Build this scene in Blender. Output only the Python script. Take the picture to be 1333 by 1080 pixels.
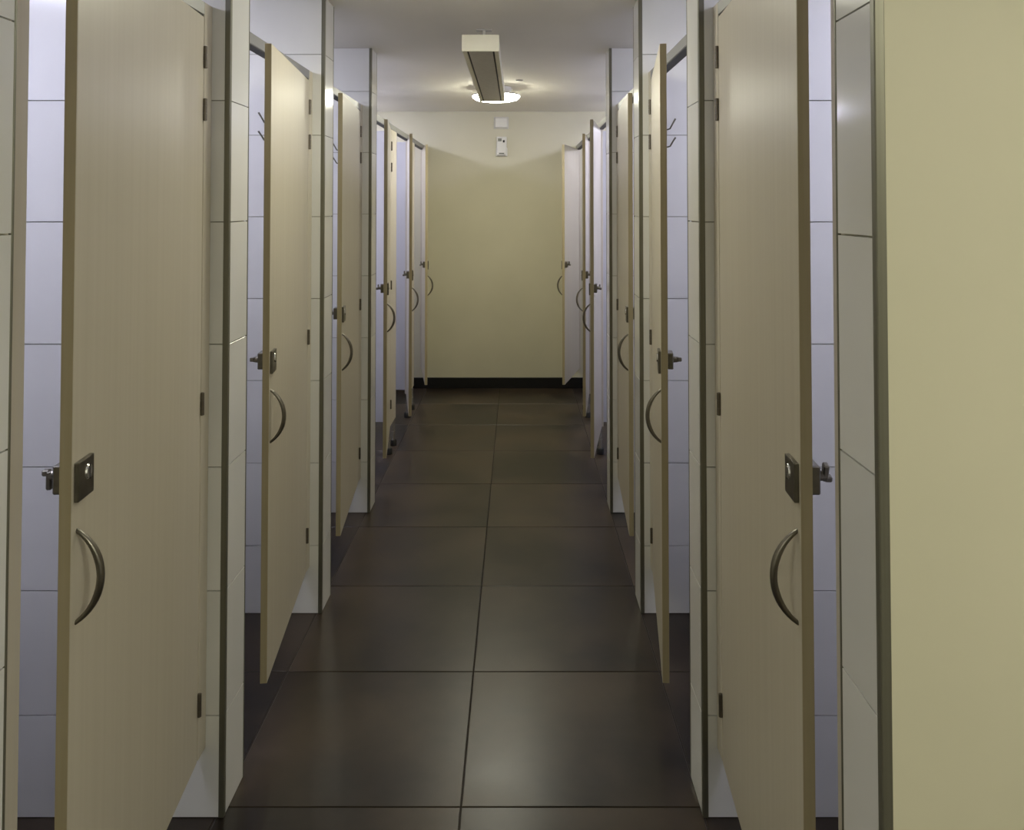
import bpy, bmesh, math, random
from mathutils import Vector, Matrix

random.seed(7)
for o in list(bpy.data.objects):
    bpy.data.objects.remove(o, do_unlink=True)
scene = bpy.context.scene
COL = scene.collection

# ---------------------------------------------------------------- camera
F_PX, W_PX, H_PX = 1075.0, 1333.0, 1080.0
CAM_H = 1.5
PITCH = math.atan(0.0253)
cam_d = bpy.data.cameras.new('camera')
cam_d.sensor_width = 36.0
cam_d.lens = 36.0 * F_PX / W_PX
cam_d.shift_x = (666.5 - 673.0) / W_PX
cam_d.shift_y = (240.8 - 540.0) / W_PX
cam_d.clip_start = 0.02
cam = bpy.data.objects.new('camera', cam_d)
COL.objects.link(cam)
cam.location = (0, 0, CAM_H)
cam.rotation_euler = (math.radians(90) + PITCH, 0, 0)
scene.camera = cam

# ---------------------------------------------------------------- world, exposure, lamp strengths
world = bpy.data.worlds.new('world')
scene.world = world
world.use_nodes = True
world.node_tree.nodes['Background'].inputs['Color'].default_value = (0.5, 0.5, 0.55, 1)
world.node_tree.nodes['Background'].inputs['Strength'].default_value = 0.05
scene.view_settings.view_transform = 'Standard'
scene.view_settings.look = 'None'
scene.view_settings.gamma = 1.0
scene.view_settings.use_curve_mapping = False
scene.view_settings.exposure = 0.0
WARM = (1.0, 0.975, 0.79)
COOL = (0.76, 0.77, 1.0)
MIDDLE_LAMP = 30.0         # emission of the disc above the second doors
FAR_CUBICLE_LAMP = 47.0    # emission of the discs above the far laminate cubicles
CORRIDOR_LAMP = 55.0       # emission of the opal discs in the passage
CUBICLE_LAMP = 33.0        # emission of the discs above the cubicles
FILL_LAMP = 62.0           # emission of the unseen fill disc added behind the camera
ENTRY_LAMP = 112.0          # emission of the disc behind the camera

# ---------------------------------------------------------------- layout (metres; y is depth)
XL, XR = -0.72, 0.457              # free ends of the partition walls
HL, HR = -0.765, 0.492             # outer face of doors and frames
SIDE_L, SIDE_R = -2.25, 1.98       # side walls of the room
FAR, BACK = 6.846, -3.0
CEIL = 2.283
FINS = [(1.050, 1.182), (2.064, 2.212), (3.080, 3.228), (4.078, 4.226)]
ROWS = [0.0, 0.247, 0.550, 0.853, 1.156, 1.460, 1.764, 2.067, CEIL]
DOOR_LO, DOOR_HI = 0.170, 1.962
RAIL_LO, RAIL_HI = 1.967, 2.000

# ---------------------------------------------------------------- materials
def mat(name, color, rough=0.5, metal=0.0, spec=0.5):
    m = bpy.data.materials.new(name)
    m.use_nodes = True
    b = m.node_tree.nodes['Principled BSDF']
    b.inputs['Base Color'].default_value = (*color, 1)
    b.inputs['Roughness'].default_value = rough
    b.inputs['Metallic'].default_value = metal
    b.inputs['Specular IOR Level'].default_value = spec
    return m, m.node_tree, b

def noise_mix(nt, b, c1, c2, scale, vec_scale=(1, 1, 1), detail=4, lo=0.35, hi=0.65, bump=0.0, rand=0.0, rough_var=None, dist=0.02):
    N, L = nt.nodes, nt.links
    tc = N.new('ShaderNodeTexCoord')
    mp = N.new('ShaderNodeMapping')
    mp.inputs['Scale'].default_value = vec_scale
    L.new(tc.outputs['Object'], mp.inputs['Vector'])
    vec = mp.outputs['Vector']
    if rand:
        oi = N.new('ShaderNodeObjectInfo')
        mul = N.new('ShaderNodeMath'); mul.operation = 'MULTIPLY'; mul.inputs[1].default_value = 37.0
        L.new(oi.outputs['Random'], mul.inputs[0])
        add = N.new('ShaderNodeVectorMath'); add.operation = 'ADD'
        L.new(vec, add.inputs[0]); L.new(mul.outputs[0], add.inputs[1])
        vec = add.outputs['Vector']
    ns = N.new('ShaderNodeTexNoise')
    ns.inputs['Scale'].default_value = scale
    ns.inputs['Detail'].default_value = detail
    L.new(vec, ns.inputs['Vector'])
    mr = N.new('ShaderNodeMapRange')
    mr.inputs['From Min'].default_value = lo
    mr.inputs['From Max'].default_value = hi
    L.new(ns.outputs['Fac'], mr.inputs['Value'])
    mx = N.new('ShaderNodeMix'); mx.data_type = 'RGBA'
    mx.inputs['A'].default_value = (*c1, 1)
    mx.inputs['B'].default_value = (*c2, 1)
    L.new(mr.outputs['Result'], mx.inputs['Factor'])
    out = mx.outputs['Result']
    if rand:
        hv = N.new('ShaderNodeHueSaturation')
        mr2 = N.new('ShaderNodeMapRange')
        mr2.inputs['To Min'].default_value = 1 - rand
        mr2.inputs['To Max'].default_value = 1 + rand
        L.new(oi.outputs['Random'], mr2.inputs['Value'])
        L.new(mr2.outputs['Result'], hv.inputs['Value'])
        L.new(out, hv.inputs['Color'])
        out = hv.outputs['Color']
    L.new(out, b.inputs['Base Color'])
    if bump:
        bp = N.new('ShaderNodeBump')
        bp.inputs['Strength'].default_value = bump
        bp.inputs['Distance'].default_value = dist
        L.new(ns.outputs['Fac'], bp.inputs['Height'])
        L.new(bp.outputs['Normal'], b.inputs['Normal'])
    if rough_var:
        mr3 = N.new('ShaderNodeMapRange')
        mr3.inputs['To Min'].default_value = rough_var[0]
        mr3.inputs['To Max'].default_value = rough_var[1]
        L.new(ns.outputs['Fac'], mr3.inputs['Value'])
        L.new(mr3.outputs['Result'], b.inputs['Roughness'])

M = {}
m, nt, b = mat('glazed white tile', (0.72, 0.72, 0.70), 0.14); M['tile'] = m
noise_mix(nt, b, (0.75, 0.75, 0.73), (0.79, 0.79, 0.77), 3.0, rand=0.02)
M['grout'] = mat('tile grout', (0.42, 0.40, 0.35), 0.9)[0]
m, nt, b = mat('cream painted plaster', (0.62, 0.56, 0.40), 0.55); M['cream'] = m
noise_mix(nt, b, (0.60, 0.575, 0.43), (0.64, 0.61, 0.46), 2.2, bump=0.05, dist=0.004)
m, nt, b = mat('white ceiling plaster', (0.62, 0.61, 0.58), 0.8); M['ceiling'] = m
noise_mix(nt, b, (0.80, 0.77, 0.70), (0.84, 0.81, 0.74), 1.5, bump=0.04, dist=0.004)
m, nt, b = mat('white painted plaster', (0.7, 0.7, 0.7), 0.5); M['white_paint'] = m
noise_mix(nt, b, (0.70, 0.70, 0.70), (0.74, 0.74, 0.74), 2.2, bump=0.05, dist=0.004)
m, nt, b = mat('cream wood grain laminate', (0.60, 0.53, 0.40), 0.38); M['door'] = m
noise_mix(nt, b, (0.59, 0.54, 0.435), (0.625, 0.575, 0.47), 1.0, vec_scale=(55, 55, 1.1), detail=5, lo=0.3, hi=0.7, rand=0.015)
m, nt, b = mat('beige door edging', (0.50, 0.42, 0.26), 0.42); M['edge'] = m
noise_mix(nt, b, (0.38, 0.325, 0.205), (0.43, 0.37, 0.24), 1.0, vec_scale=(60, 60, 2), rand=0.01)
m, nt, b = mat('dark porcelain floor tile', (0.06, 0.05, 0.042), 0.3, 0.0, 0.4); M['floor'] = m
noise_mix(nt, b, (0.012, 0.0085, 0.006), (0.064, 0.045, 0.029), 2.2, detail=8, lo=0.34, hi=0.66, rand=0.12, rough_var=(0.22, 0.42))
M['floor_grout'] = mat('dark floor grout', (0.035, 0.030, 0.026), 0.9)[0]
M['black'] = mat('black skirting tile', (0.006, 0.006, 0.006), 0.35)[0]
m, nt, b = mat('brushed aluminium trim', (0.42, 0.42, 0.36), 0.45, 0.55); M['trim'] = m
noise_mix(nt, b, (0.165, 0.16, 0.12), (0.20, 0.195, 0.15), 1.0, vec_scale=(90, 90, 1))
m, nt, b = mat('satin steel', (0.33, 0.31, 0.27), 0.34, 1.0); M['steel'] = m
noise_mix(nt, b, (0.19, 0.178, 0.15), (0.24, 0.225, 0.19), 40.0)
M['dark_steel'] = mat('dark hinge steel', (0.17, 0.15, 0.12), 0.45, 0.8)[0]
M['chrome'] = mat('polished chrome', (0.85, 0.85, 0.83), 0.18, 0.9)[0]
M['rubber'] = mat('black rubber', (0.012, 0.012, 0.011), 0.6)[0]
M['rail'] = mat('grey anodised rail', (0.30, 0.30, 0.285), 0.45, 0.6)[0]
M['shade'] = mat('dark seal strip', (0.05, 0.05, 0.045), 0.7)[0]  # near-black colour standing in for shade under the header rails
m, nt, b = mat('cream powder coated metal', (0.72, 0.69, 0.58), 0.4); M['cream_metal'] = m
noise_mix(nt, b, (0.70, 0.67, 0.56), (0.74, 0.71, 0.60), 6.0)
m, nt, b = mat('grey radiant panel', (0.30, 0.29, 0.285), 0.5); M['panel'] = m
noise_mix(nt, b, (0.50, 0.48, 0.46), (0.56, 0.54, 0.52), 60.0, bump=0.1, dist=0.002)
M['white_laminate'] = mat('pale grey laminate', (0.60, 0.60, 0.62), 0.35)[0]
M['white_plastic'] = mat('white plastic', (0.70, 0.69, 0.64), 0.4)[0]
M['display'] = mat('dark display', (0.06, 0.06, 0.05), 0.3)[0]

def emit(name, color, strength):
    m = bpy.data.materials.new(name)
    m.use_nodes = True
    b = m.node_tree.nodes['Principled BSDF']
    b.inputs['Base Color'].default_value = (0.9, 0.88, 0.82, 1)
    b.inputs['Emission Color'].default_value = (*color, 1)
    b.inputs['Emission Strength'].default_value = strength
    return m
M['glow_warm'] = emit('lit warm opal', WARM, CORRIDOR_LAMP)
M['glow_far'] = emit('lit cool opal far', COOL, FAR_CUBICLE_LAMP)
M['glow_fill'] = emit('lit warm opal fill', WARM, FILL_LAMP)
M['glow_middle'] = emit('lit warm opal middle', WARM, MIDDLE_LAMP)
M['glow_entry'] = emit('lit warm opal near', WARM, ENTRY_LAMP)
M['glow_cool'] = emit('lit cool opal', COOL, CUBICLE_LAMP)

# ---------------------------------------------------------------- mesh helpers
def mesh_from(bm, name, material):
    me = bpy.data.meshes.new(name)
    bm.normal_update()
    bm.to_mesh(me); bm.free()
    if material:
        me.materials.append(material)
    return me

def link(name, me, parent=None, loc=(0, 0, 0), rot=(0, 0, 0)):
    o = bpy.data.objects.new(name, me)
    COL.objects.link(o)
    o.parent = parent
    o.location = loc
    o.rotation_euler = rot
    return o

def add_box(bm, lo, hi, bevel=0.0, seg=1):
    cx = [(a + b_) / 2 for a, b_ in zip(lo, hi)]
    sz = [abs(b_ - a) for a, b_ in zip(lo, hi)]
    r = bmesh.ops.create_cube(bm, size=1.0, matrix=Matrix.Translation(cx) @ Matrix.Diagonal((*sz, 1)))
    if bevel:
        es = list({e for v in r['verts'] for e in v.link_edges})
        bmesh.ops.bevel(bm, geom=es, offset=bevel, segments=seg, affect='EDGES', profile=0.6)

CACHE = {}
def box_mesh(size, material, bevel=0.0):
    k = (tuple(round(s, 4) for s in size), material.name, bevel)
    if k not in CACHE:
        bm = bmesh.new()
        h = [s / 2 for s in size]
        add_box(bm, [-a for a in h], h, bevel)
        CACHE[k] = mesh_from(bm, 'box', material)
    return CACHE[k]

def box(name, lo, hi, material, parent=None, bevel=0.0):
    """one box object with its origin at its centre, placed between two corners"""
    lo2 = [min(a, b_) for a, b_ in zip(lo, hi)]
    hi2 = [max(a, b_) for a, b_ in zip(lo, hi)]
    return link(name, box_mesh([b_ - a for a, b_ in zip(lo2, hi2)], material, bevel), parent,
                [(a + b_) / 2 for a, b_ in zip(lo2, hi2)])

def add_cyl(bm, p0, p1, r0, r1=None, n=16):
    p0, p1 = Vector(p0), Vector(p1)
    d = p1 - p0
    q = d.to_track_quat('Z', 'Y').to_matrix().to_4x4()
    bmesh.ops.create_cone(bm, cap_ends=True, segments=n, radius1=r0, radius2=r0 if r1 is None else r1,
                          depth=d.length, matrix=Matrix.Translation((p0 + p1) / 2) @ q)

def smooth(me, angle=40):
    for p in me.polygons:
        p.use_smooth = True
    me.set_sharp_from_angle(angle=math.radians(angle))

def lathe(profile, material, n=40, name='lathe'):
    bm = bmesh.new()
    rings = []
    for r, z in profile:
        if r < 1e-6:
            rings.append([bm.verts.new((0, 0, z))])
        else:
            rings.append([bm.verts.new((r * math.cos(2 * math.pi * i / n), r * math.sin(2 * math.pi * i / n), z)) for i in range(n)])
    for a, b_ in zip(rings, rings[1:]):
        for i in range(n):
            j = (i + 1) % n
            if len(a) == 1 and len(b_) > 1:
                bm.faces.new((a[0], b_[i], b_[j]))
            elif len(b_) == 1 and len(a) > 1:
                bm.faces.new((a[i], b_[0], a[j]))
            elif len(a) > 1:
                bm.faces.new((a[i], b_[i], b_[j], a[j]))
    bmesh.ops.recalc_face_normals(bm, faces=bm.faces)
    me = mesh_from(bm, name, material)
    smooth(me)
    return me

def sweep(points, radii, material, n=10, flat=1.0):
    """tube along points (in the x-z plane or free); radius per point; flat squeezes the y direction"""
    bm = bmesh.new()
    rings = []
    pts = [Vector(p) for p in points]
    for i, p in enumerate(pts):
        t = (pts[min(i + 1, len(pts) - 1)] - pts[max(i - 1, 0)]).normalized()
        side = Vector((0, 1, 0))
        if abs(t.dot(side)) > 0.95:
            side = Vector((1, 0, 0))
        nrm = t.cross(side).normalized()
        side = nrm.cross(t).normalized()
        rings.append([bm.verts.new(p + (nrm * math.cos(2 * math.pi * k / n) + side * flat * math.sin(2 * math.pi * k / n)) * radii[i]) for k in range(n)])
    for a, b_ in zip(rings, rings[1:]):
        for k in range(n):
            bm.faces.new((a[k], a[(k + 1) % n], b_[(k + 1) % n], b_[k]))
    bm.faces.new(rings[0][::-1]); bm.faces.new(rings[-1])
    bmesh.ops.recalc_face_normals(bm, faces=bm.faces)
    me = mesh_from(bm, 'sweep', material)
    smooth(me, 60)
    return me

def tag(o, label, cat=None, group=None, kind=None):
    o['label'] = label
    if cat: o['category'] = cat
    if group: o['group'] = group
    if kind: o['kind'] = kind
    return o

def empty(name, loc, rot=(0, 0, 0)):
    o = bpy.data.objects.new(name, None)
    COL.objects.link(o)
    o.empty_display_size = 0.1
    o.location = loc
    o.rotation_euler = rot
    return o

def structure(name, me_or_obj, label):
    return tag(me_or_obj, label, kind='structure')

# ================================================================= the room
# floor: grout bed with separate tiles
fl = box('floor', (SIDE_L - 0.1, BACK - 0.1, -0.12), (SIDE_R + 0.1, FAR + 0.1, -0.0025), M['floor_grout'])
structure('floor', fl, 'dark grey-brown porcelain tile floor of the passage')
fo = fl.location.copy()
T, J = 0.6, 0.004
jx0, jy0 = -0.14, 2.101
ix0 = math.floor((SIDE_L - jx0) / T); ix1 = math.ceil((SIDE_R - jx0) / T)
iy0 = math.floor((BACK - jy0) / T); iy1 = math.ceil((FAR - jy0) / T)
for iy in range(iy0, iy1):
    for ix in range(ix0, ix1):
        x0, x1 = max(jx0 + ix * T, SIDE_L), min(jx0 + (ix + 1) * T, SIDE_R)
        y0, y1 = max(jy0 + iy * T, BACK), min(jy0 + (iy + 1) * T, FAR)
        if x1 - x0 < 0.02 or y1 - y0 < 0.02:
            continue
        o = box('floor_tile', (x0 + J / 2, y0 + J / 2, -0.012), (x1 - J / 2, y1 - J / 2, 0.0), M['floor'], None, 0.0012)
        o.parent = fl
        o.location = o.location - fo

structure('ceiling', box('ceiling', (SIDE_L - 0.1, BACK - 0.1, CEIL), (SIDE_R + 0.1, FAR + 0.1, CEIL + 0.1), M['ceiling']),
          'plain off-white plaster ceiling over the passage')
structure('wall_far', box('wall_far', (SIDE_L - 0.1, FAR, 0), (SIDE_R + 0.1, FAR + 0.12, CEIL), M['cream']),
          'cream painted wall closing the far end of the passage')
structure('wall_back', box('wall_back', (SIDE_L - 0.1, BACK - 0.12, 0), (SIDE_R + 0.1, BACK, CEIL), M['cream']),
          'cream painted wall behind the viewpoint')
structure('wall_left', box('wall_left', (SIDE_L - 0.12, BACK, 0), (SIDE_L, FAR, CEIL), M['white_paint']),
          'white wall at the back of the left cubicles')
structure('wall_right', box('wall_right', (SIDE_R, BACK, 0), (SIDE_R + 0.12, FAR, CEIL), M['white_paint']),
          'white wall at the back of the right cubicles')
structure('baseboard_far', box('baseboard_far', (SIDE_L, FAR - 0.012, 0.0), (SIDE_R, FAR, 0.088), M['black'], None, 0.002),
          'black tiled skirting along the foot of the far wall')

# tiled partition walls ("fins") that stand between the near cubicles
def fin(side, idx):
    ya, yb = FINS[idx]
    left = side == 'left'
    xe = XL if left else XR
    xs = SIDE_L if left else SIDE_R
    s = 1 if left else -1                       # direction towards the passage
    skin, t = 0.008, 0.013                      # tile thickness, trim width
    painted = idx == 0
    core_lo = (min(xs, xe - s * skin), ya + (0.0 if painted else skin), 0.0)
    core_hi = (max(xs, xe - s * skin), yb - skin, CEIL)
    root = box('wall_partition', core_lo, core_hi, M['cream'] if painted else M['grout'])
    order = ['nearest', 'second', 'third', 'fourth'][idx]
    tag(root, ('cream painted wall with a white tiled end, nearest on the %s' if painted else
               'white tiled partition wall between cubicles, ' + order + ' from the viewer on the %s') % side, kind='structure')
    off = root.location.copy()
    def part(name, lo, hi, m_, bev):
        o = box(name, lo, hi, m_, None, bev)
        o.parent = root; o.location = o.location - off
        return o
    g = 0.00125
    for z0, z1 in zip(ROWS, ROWS[1:]):
        za, zb = z0 + (g if z0 else 0.002), z1 - (g if z1 < CEIL else 0.001)
        # end face
        part('tile', (xe, ya + t, za), (xe - s * skin * 1.5, yb - 0.005, zb), M['tile'], 0.0003)
        # faces across the passage
        x = xe - s * t
        k = 0
        while abs(x - xs) > 0.03:
            w = 0.6 if k else 0.6 - t
            x2 = x - s * w
            if s * (x2 - xs) < 0.02:
                x2 = xs
            if not painted:
                part('tile', (x - s * g * (k > 0), ya, za), (x2 + s * g, ya + skin * 1.5, zb), M['tile'], 0.0003)
            part('tile', (x - s * g * (k > 0), yb, za), (x2 + s * g, yb - skin * 1.5, zb), M['tile'], 0.0003)
            x = x2; k += 1
    for y in (ya, yb):
        sy = 1 if y == ya else -1
        tw = t if sy > 0 else 0.005
        part('corner_trim', (xe + s * 0.001, y - sy * 0.001, 0.0), (xe - s * tw, y + sy * tw, CEIL - 0.0005), M['trim'], 0.0015)

for i in range(4):
    fin('left', i)
    fin('right', i)

# ================================================================= door parts (shared meshes)
def hinge_mesh():
    bm = bmesh.new()
    r = 0.0052
    for a, b_ in ((-0.0265, -0.0095), (-0.0085, 0.0085), (0.0095, 0.0265)):
        add_cyl(bm, (0, 0, a), (0, 0, b_), r, n=12)
    add_cyl(bm, (0, 0, -0.0275), (0, 0, 0.0275), 0.0032, n=8)
    me = mesh_from(bm, 'hinge', M['dark_steel'])
    smooth(me)
    return me
HINGE = hinge_mesh()

def handle_mesh(s):
    pts, rad = [], []
    n = 18
    half, bow = 0.0735, 0.038
    R = (half * half + bow * bow) / (2 * bow)
    a0 = math.asin(half / R)
    for i in range(n + 1):
        a = -a0 + 2 * a0 * i / n
        pts.append((s * (R * math.cos(a) - (R - bow)), 0, R * math.sin(a)))
        u = 1 - abs(i / n * 2 - 1)
        rad.append(0.0034 + 0.0026 * min(1, u * 1.6))
    pts.insert(0, (-s * 0.004, 0, -half - 0.001)); rad.insert(0, 0.0034)
    pts.append((-s * 0.004, 0, half + 0.001)); rad.append(0.0034)
    return sweep(pts, rad, M['steel'], 10, 1.35)
HANDLE = {1: handle_mesh(1), -1: handle_mesh(-1)}

def plate_mesh():
    bm = bmesh.new()
    add_box(bm, (-0.004, -0.029, -0.0315), (0.004, 0.029, 0.0315), 0.002, 2)
    return mesh_from(bm, 'lock_plate', M['steel'])
PLATE = plate_mesh()

def ring_mesh(s):
    bm = bmesh.new()
    add_cyl(bm, (0, 0, 0), (s * 0.0025, 0, 0), 0.0125, 0.0105, 20)
    me = mesh_from(bm, 'indicator', M['chrome']); smooth(me)
    return me
RING = {1: ring_mesh(1), -1: ring_mesh(-1)}

def lever_mesh(s):
    """thumb turn: stem and a flat tapered lever, reaching away from the inner face"""
    bm = bmesh.new()
    add_cyl(bm, (0, 0, 0), (-s * 0.012, 0, 0), 0.009, 0.008, 16)
    add_box(bm, (-s * 0.008, -0.007, -0.008), (-s * 0.017, 0.007, 0.022), 0.002, 1)
    add_box(bm, (-s * 0.012, -0.006, -0.010), (-s * 0.024, 0.006, 0.000), 0.002, 1)
    return mesh_from(bm, 'thumb_turn', M['steel'])
LEVER = {1: lever_mesh(1), -1: lever_mesh(-1)}

def add_door(root, side, hy, width, open_deg, turn):
    """the door of a cubicle: one panel with its fittings, hung on its hinge line; hy is relative to the cubicle"""
    s = 1 if side == 'left' else -1
    th = 0.019
    bm = bmesh.new()
    add_box(bm, (-s * th, -width + 0.0012, DOOR_LO), (0, -0.002, DOOR_HI), 0.0012)
    d = link('door', mesh_from(bm, 'door', M['door']), root, (0, hy, 0), (0, 0, s * math.radians(open_deg)))
    d['label'] = 'cream laminate door standing ajar'
    tag(box('edge_band', (-s * (th - 0.0004), -width, DOOR_LO + 0.001), (-s * 0.0004, -width + 0.0012, DOOR_HI - 0.001), M['edge'], d),
        'beige edging strip')
    for z in (1.8635, 1.735, 1.0215, 0.304):
        link('hinge', HINGE, d, (s * 0.0035, 0.0, z))
    link('handle', HANDLE[s], d, (0, -width + 0.022, 0.9045))['label'] = 'curved satin steel pull handle'
    link('lock_plate', PLATE, d, (s * 0.004, -width + 0.037, 1.0575))
    link('indicator', RING[s], d, (s * 0.008, -width + 0.043, 1.0655))
    box('key_slot', (s * 0.0102, -width + 0.0415, 1.053), (s * 0.0108, -width + 0.0445, 1.078), M['rubber'], d)
    box('lock_housing', (-s * th, -width + 0.012, 1.038), (-s * (th + 0.016), -width + 0.058, 1.084), M['steel'], d, 0.002)
    link('thumb_turn', LEVER[s], d, (-s * (th + 0.016), -width + 0.033, 1.063), (turn, 0, 0))
    return d

HY = {1: 2.010, 2: 3.028, 3: 4.026, 4: 5.012, 5: 5.880, 6: 6.795}
WD = {1: 0.690, 2: 0.696, 3: 0.665, 4: 0.628, 5: 0.628, 6: 0.630}
OPEN = {'left': {1: 4.8, 2: 5.6, 3: 4.6, 4: 7.0, 5: 9.0, 6: 9.0},
        'right': {1: 3.5, 2: 7.1, 3: 3.4, 4: 9.5, 5: 6.9, 6: 14.2}}
ORD = {1: 'nearest the viewer', 2: 'second from the viewer', 3: 'third from the viewer',
       4: 'fourth from the viewer', 5: 'fifth from the viewer', 6: 'farthest, beside the end wall'}
TURN = {('left', 1): math.radians(180), ('right', 1): math.radians(20)}

def leg_mesh():
    bm = bmesh.new()
    add_cyl(bm, (0, 0, 0.03), (0, 0, DOOR_LO + 0.004), 0.0115, n=14)
    add_cyl(bm, (0, 0, 0.075), (0, 0, 0.088), 0.013, n=14)
    me = mesh_from(bm, 'leg', M['chrome']); smooth(me)
    return me
LEG = leg_mesh()
SHOE = lathe([(0.0, 0.0), (0.023, 0.0), (0.023, 0.030), (0.018, 0.036), (0.0, 0.036)], M['rubber'], 20, 'shoe')

for side in ('left', 'right'):
    s = 1 if side == 'left' else -1
    hx = HL if side == 'left' else HR
    xs = SIDE_L if side == 'left' else SIDE_R
    for k in range(1, 7):
        tiled = k <= 3
        # y range taken by this cubicle front
        if tiled:
            y0, y1 = FINS[k - 1][1] + 0.0005, FINS[k][0] - 0.0005
        elif k == 4:
            y0, y1 = FINS[3][1] + 0.0005, HY[5] - WD[5] - 0.004
        elif k == 5:
            y0, y1 = HY[5] - WD[5] - 0.0035, HY[6] - WD[6] - 0.004
        else:
            y0, y1 = HY[6] - WD[6] - 0.0035, FAR - 0.0005
        oy = (y0 + y1) / 2
        hy = HY[k] - oy
        root = empty('toilet_cubicle', (hx, oy, 0))
        what = 'toilet cubicle between tiled walls' if tiled else 'toilet cubicle under long rail'
        tag(root, '%s, cream door ajar, %s side, %s' % (what, side, ORD[k]), 'toilet cubicle', 'toilet cubicles along the passage')
        add_door(root, side, hy, WD[k], OPEN[side][k], TURN.get((side, k), math.radians(-150 + 25 * k)))
        top = RAIL_HI if tiled else RAIL_LO
        near_end = hy - WD[k] - (0.030 if tiled else 0.004)
        post = 'pilaster' if k in (4, 5) else 'jamb'
        box(post, (0, hy + 0.003, DOOR_LO), (-s * 0.030, y1 - oy, top), M['door'], root, 0.0015)
        if k <= 4:
            box('jamb', (0, y0 - oy, DOOR_LO), (-s * 0.030, near_end, top), M['door'], root, 0.0015)
        ra, rb = (near_end, hy + 0.003) if tiled else (y0 - oy, y1 - oy)
        rl = box('header_rail', (0, ra, RAIL_LO), (-s * 0.034, rb, RAIL_HI), M['rail'], root, 0.0015)
        sl = box('shade_strip', (-s * 0.003, hy - WD[k] - 0.002, RAIL_LO - 0.003), (-s * 0.032, hy + 0.001, RAIL_LO + 0.004), M['shade'], None)  # dark strip added to paint the shade on the rail's underside
        c = rl.location.copy()
        sl.parent = rl; sl.location = sl.location - c
        if k in (4, 5):
            yc = (hy + 0.003 + y1 - oy) / 2
            box('partition_panel', (-s * 0.031, yc - 0.010, DOOR_LO), (xs - hx + s * 0.001, yc + 0.010, RAIL_LO), M['white_laminate'], root, 0.0015)
            for y in (hy + 0.029, y1 - oy - 0.026):
                lg = tag(link('leg', LEG, root, (-s * 0.013, y, 0)), 'chrome leg')
                tag(link('shoe', SHOE, lg), 'black rubber shoe')

# ================================================================= ceiling fittings
BASE = lathe([(0.0, 0.058), (0.10, 0.058), (0.10, 0.014), (0.150, 0.012), (0.152, 0.006), (0.0, 0.004)], M['white_plastic'], 40, 'lamp_base')
def diffuser(mt, n=40):
    return lathe([(0.0, -0.034), (0.06, -0.033), (0.11, -0.029), (0.142, -0.020), (0.156, -0.006), (0.156, 0.004), (0.150, 0.0055), (0.0, 0.0035)], mt, n, 'diffuser')
RIM = lathe([(0.1565, 0.002), (0.1605, 0.002), (0.1605, 0.009), (0.1525, 0.009), (0.1525, 0.007), (0.1565, 0.002)], M['dark_steel'], 40, 'rim')
D_FAR = diffuser(M['glow_far'], 16)
D_FILL = diffuser(M['glow_fill'])
D_MID = diffuser(M['glow_middle'])
D_WARM, D_ENTRY, D_COOL = diffuser(M['glow_warm']), diffuser(M['glow_entry']), diffuser(M['glow_cool'], 16)
def ceiling_lamp(x, y, dm, label, group):
    root = empty('ceiling_lamp', (x, y, CEIL - 0.058))
    tag(root, label, 'lamp', group)
    link('base', BASE, root)
    link('diffuser', dm, root)
    link('rim', RIM, root)
ceiling_lamp(-0.138, 5.45, D_WARM, 'lit round white lamp on the ceiling behind the heater', 'passage lamps')
ceiling_lamp(-0.138, 2.55, D_MID, 'lit round white lamp on the ceiling between the second doors', 'passage lamps')
ceiling_lamp(1.15, -0.35, D_ENTRY, 'lit round white lamp on the ceiling right of the entrance', 'passage lamps')
ceiling_lamp(-1.40, -0.35, D_FILL, 'added unseen fill lamp on the ceiling left of the entrance', 'passage lamps')  # unseen lamp added to brighten the faces turned left
CY = [y - 0.18 for y in ((FINS[0][1] + FINS[1][0]) / 2, (FINS[1][1] + FINS[2][0]) / 2, (FINS[2][1] + FINS[3][0]) / 2, 4.72, 5.60, 6.50)]
for side, lx in (('left', -1.50), ('right', 1.24)):
    for k, y in enumerate(CY):
        ceiling_lamp(lx, y, D_COOL if k < 3 else D_FAR, 'cool white ceiling lamp inside the cubicle on the %s, %s' % (side, ORD[k + 1]), 'cubicle lamps')

# radiant heater box hanging under the ceiling
HX, HYF, HYR = -0.146, 3.285, 4.87
root = empty('ceiling_heater', (HX, (HYF + HYR) / 2, 2.118))
tag(root, 'long cream radiant heater box with grey underside hanging from the ceiling', 'heater')
hl = (HYR - HYF) / 2
w = 0.0735
def heater_housing():
    bm = bmesh.new()
    add_box(bm, (-w, -hl, 0.008), (w, hl, 0.064), 0.003, 1)                 # body
    add_box(bm, (-w, -hl, 0.0), (-w + 0.018, hl, 0.012), 0.0015, 1)          # long lips
    add_box(bm, (w - 0.018, -hl, 0.0), (w, hl, 0.012), 0.0015, 1)
    return mesh_from(bm, 'housing', M['cream_metal'])
link('housing', heater_housing(), root)
for y in (-hl, hl):
    box('end_cap', (-w - 0.001, y - 0.003, -0.001), (w + 0.001, y + 0.003, 0.066), M['cream_metal'], root, 0.001)
box('radiant_panel', (-w + 0.026, -hl + 0.012, 0.0005), (w - 0.026, hl - 0.012, 0.009), M['panel'], root, 0.001)
for sx in (-1, 1):
    box('shadow_gap', (sx * (w - 0.0185), -hl + 0.004, 0.004), (sx * (w - 0.0255), hl - 0.004, 0.0085), M['rubber'], root)
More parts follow.
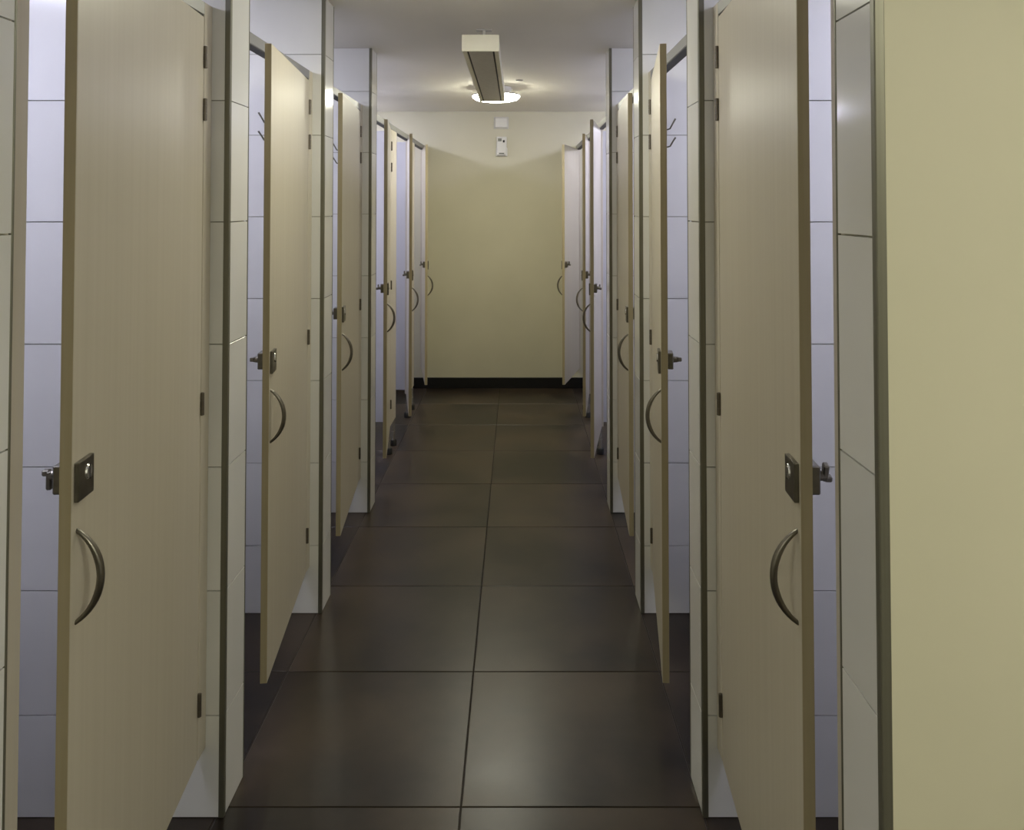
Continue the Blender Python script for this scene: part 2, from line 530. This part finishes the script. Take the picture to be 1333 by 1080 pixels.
for y in (-hl + 0.36, hl - 0.36):
    br = box('bracket', (-0.006, y - 0.015, 0.063), (0.006, y + 0.015, CEIL - 2.118 - 0.006), M['white_plastic'], root, 0.001)
    c = br.location.copy()
    pl = box('ceiling_plate', (-0.034, y - 0.02, CEIL - 2.118 - 0.008), (0.034, y + 0.02, CEIL - 2.118 - 0.0003), M['panel'], None, 0.001)
    pl.parent = br; pl.location = pl.location - c

# small flat disc on the ceiling
SD = lathe([(0.0, -0.008), (0.018, -0.007), (0.024, 0.0), (0.0, 0.0)], M['panel'], 24, 'disc')
tag(link('ceiling_sensor', SD, None, (0.015, 5.12, CEIL)), 'small flat grey disc on the ceiling beside the heater', 'sensor')

# ================================================================= fittings on the far wall
def on_far(x, y):
    """room position on the far wall for a photo pixel"""
    c, s_ = math.cos(PITCH), math.sin(PITCH)
    t = (240.8 - y) / F_PX
    Y = FAR * (t * c + s_) / (c - t * s_)
    return (x - 673.0) * (FAR * c + Y * s_) / F_PX, Y + CAM_H
bx, bz = on_far(652.5, 160)
root = empty('junction_box', (bx, FAR, bz))
tag(root, 'small blank white box high on the far wall', 'switch box')
box('back_plate', (-0.062, -0.006, -0.050), (0.062, 0.0, 0.050), M['white_plastic'], root, 0.002)
cv = box('cover', (-0.055, -0.030, -0.043), (0.055, -0.006, 0.043), M['white_plastic'], root, 0.006)
rx, rz = on_far(653, 191)
root = empty('remote_control', (rx, FAR, rz))
tag(root, 'white remote control in a holder on the far wall below the box', 'remote')
box('body', (-0.042, -0.024, -0.074), (0.042, -0.004, 0.082), M['white_plastic'], root, 0.005)
box('wall_holder', (-0.048, -0.018, -0.080), (0.048, 0.0, -0.010), M['white_plastic'], root, 0.003)
box('display', (-0.030, -0.0252, 0.044), (0.000, -0.0235, 0.068), M['display'], root)
box('button', (0.010, -0.0262, 0.034), (0.026, -0.0235, 0.054), M['rubber'], root, 0.002)
box('slot', (-0.022, -0.0252, -0.062), (0.022, -0.0235, -0.052), M['display'], root)
box('slot', (-0.034, -0.0252, -0.0735), (0.030, -0.0235, -0.0685), M['display'], root)

# ================================================================= coat hooks on the tiled walls
def hook_prong(sx, up):
    z0 = 0.035 if up else -0.030
    rise = 0.034 if up else 0.030
    pts = [(0, 0.0, z0), (sx * 0.004, -0.020, z0 - 0.004), (sx * 0.012, -0.034, z0 - 0.002), (sx * 0.021, -0.042, z0 + rise * 0.5), (sx * 0.030, -0.047, z0 + rise)]
    return sweep(pts, [0.003, 0.003, 0.003, 0.003, 0.0034], M['trim'], 8)
PR = {(sx, up): hook_prong(sx, up) for sx in (-1, 1) for up in (True, False)}
for x, y, z, lab in ((0.553, FINS[2][0], 1.752, 'steel double coat hook on the tiles behind the second door on the right'),
                     (-0.921, FINS[2][0], 1.775, 'steel double coat hook on the tiles behind the second door on the left'),
                     (-0.872, FINS[3][0], 1.742, 'steel double coat hook on the tiles behind the third door on the left')):
    root = empty('coat_hook', (x, y, z))
    tag(root, lab, 'coat hook', 'coat hooks in the cubicles')
    box('back_plate', (-0.006, -0.005, -0.05), (0.006, 0.0, 0.05), M['trim'], root, 0.002)
    for k_, me in PR.items():
        link('prong', me, root, (0, -0.003, 0))
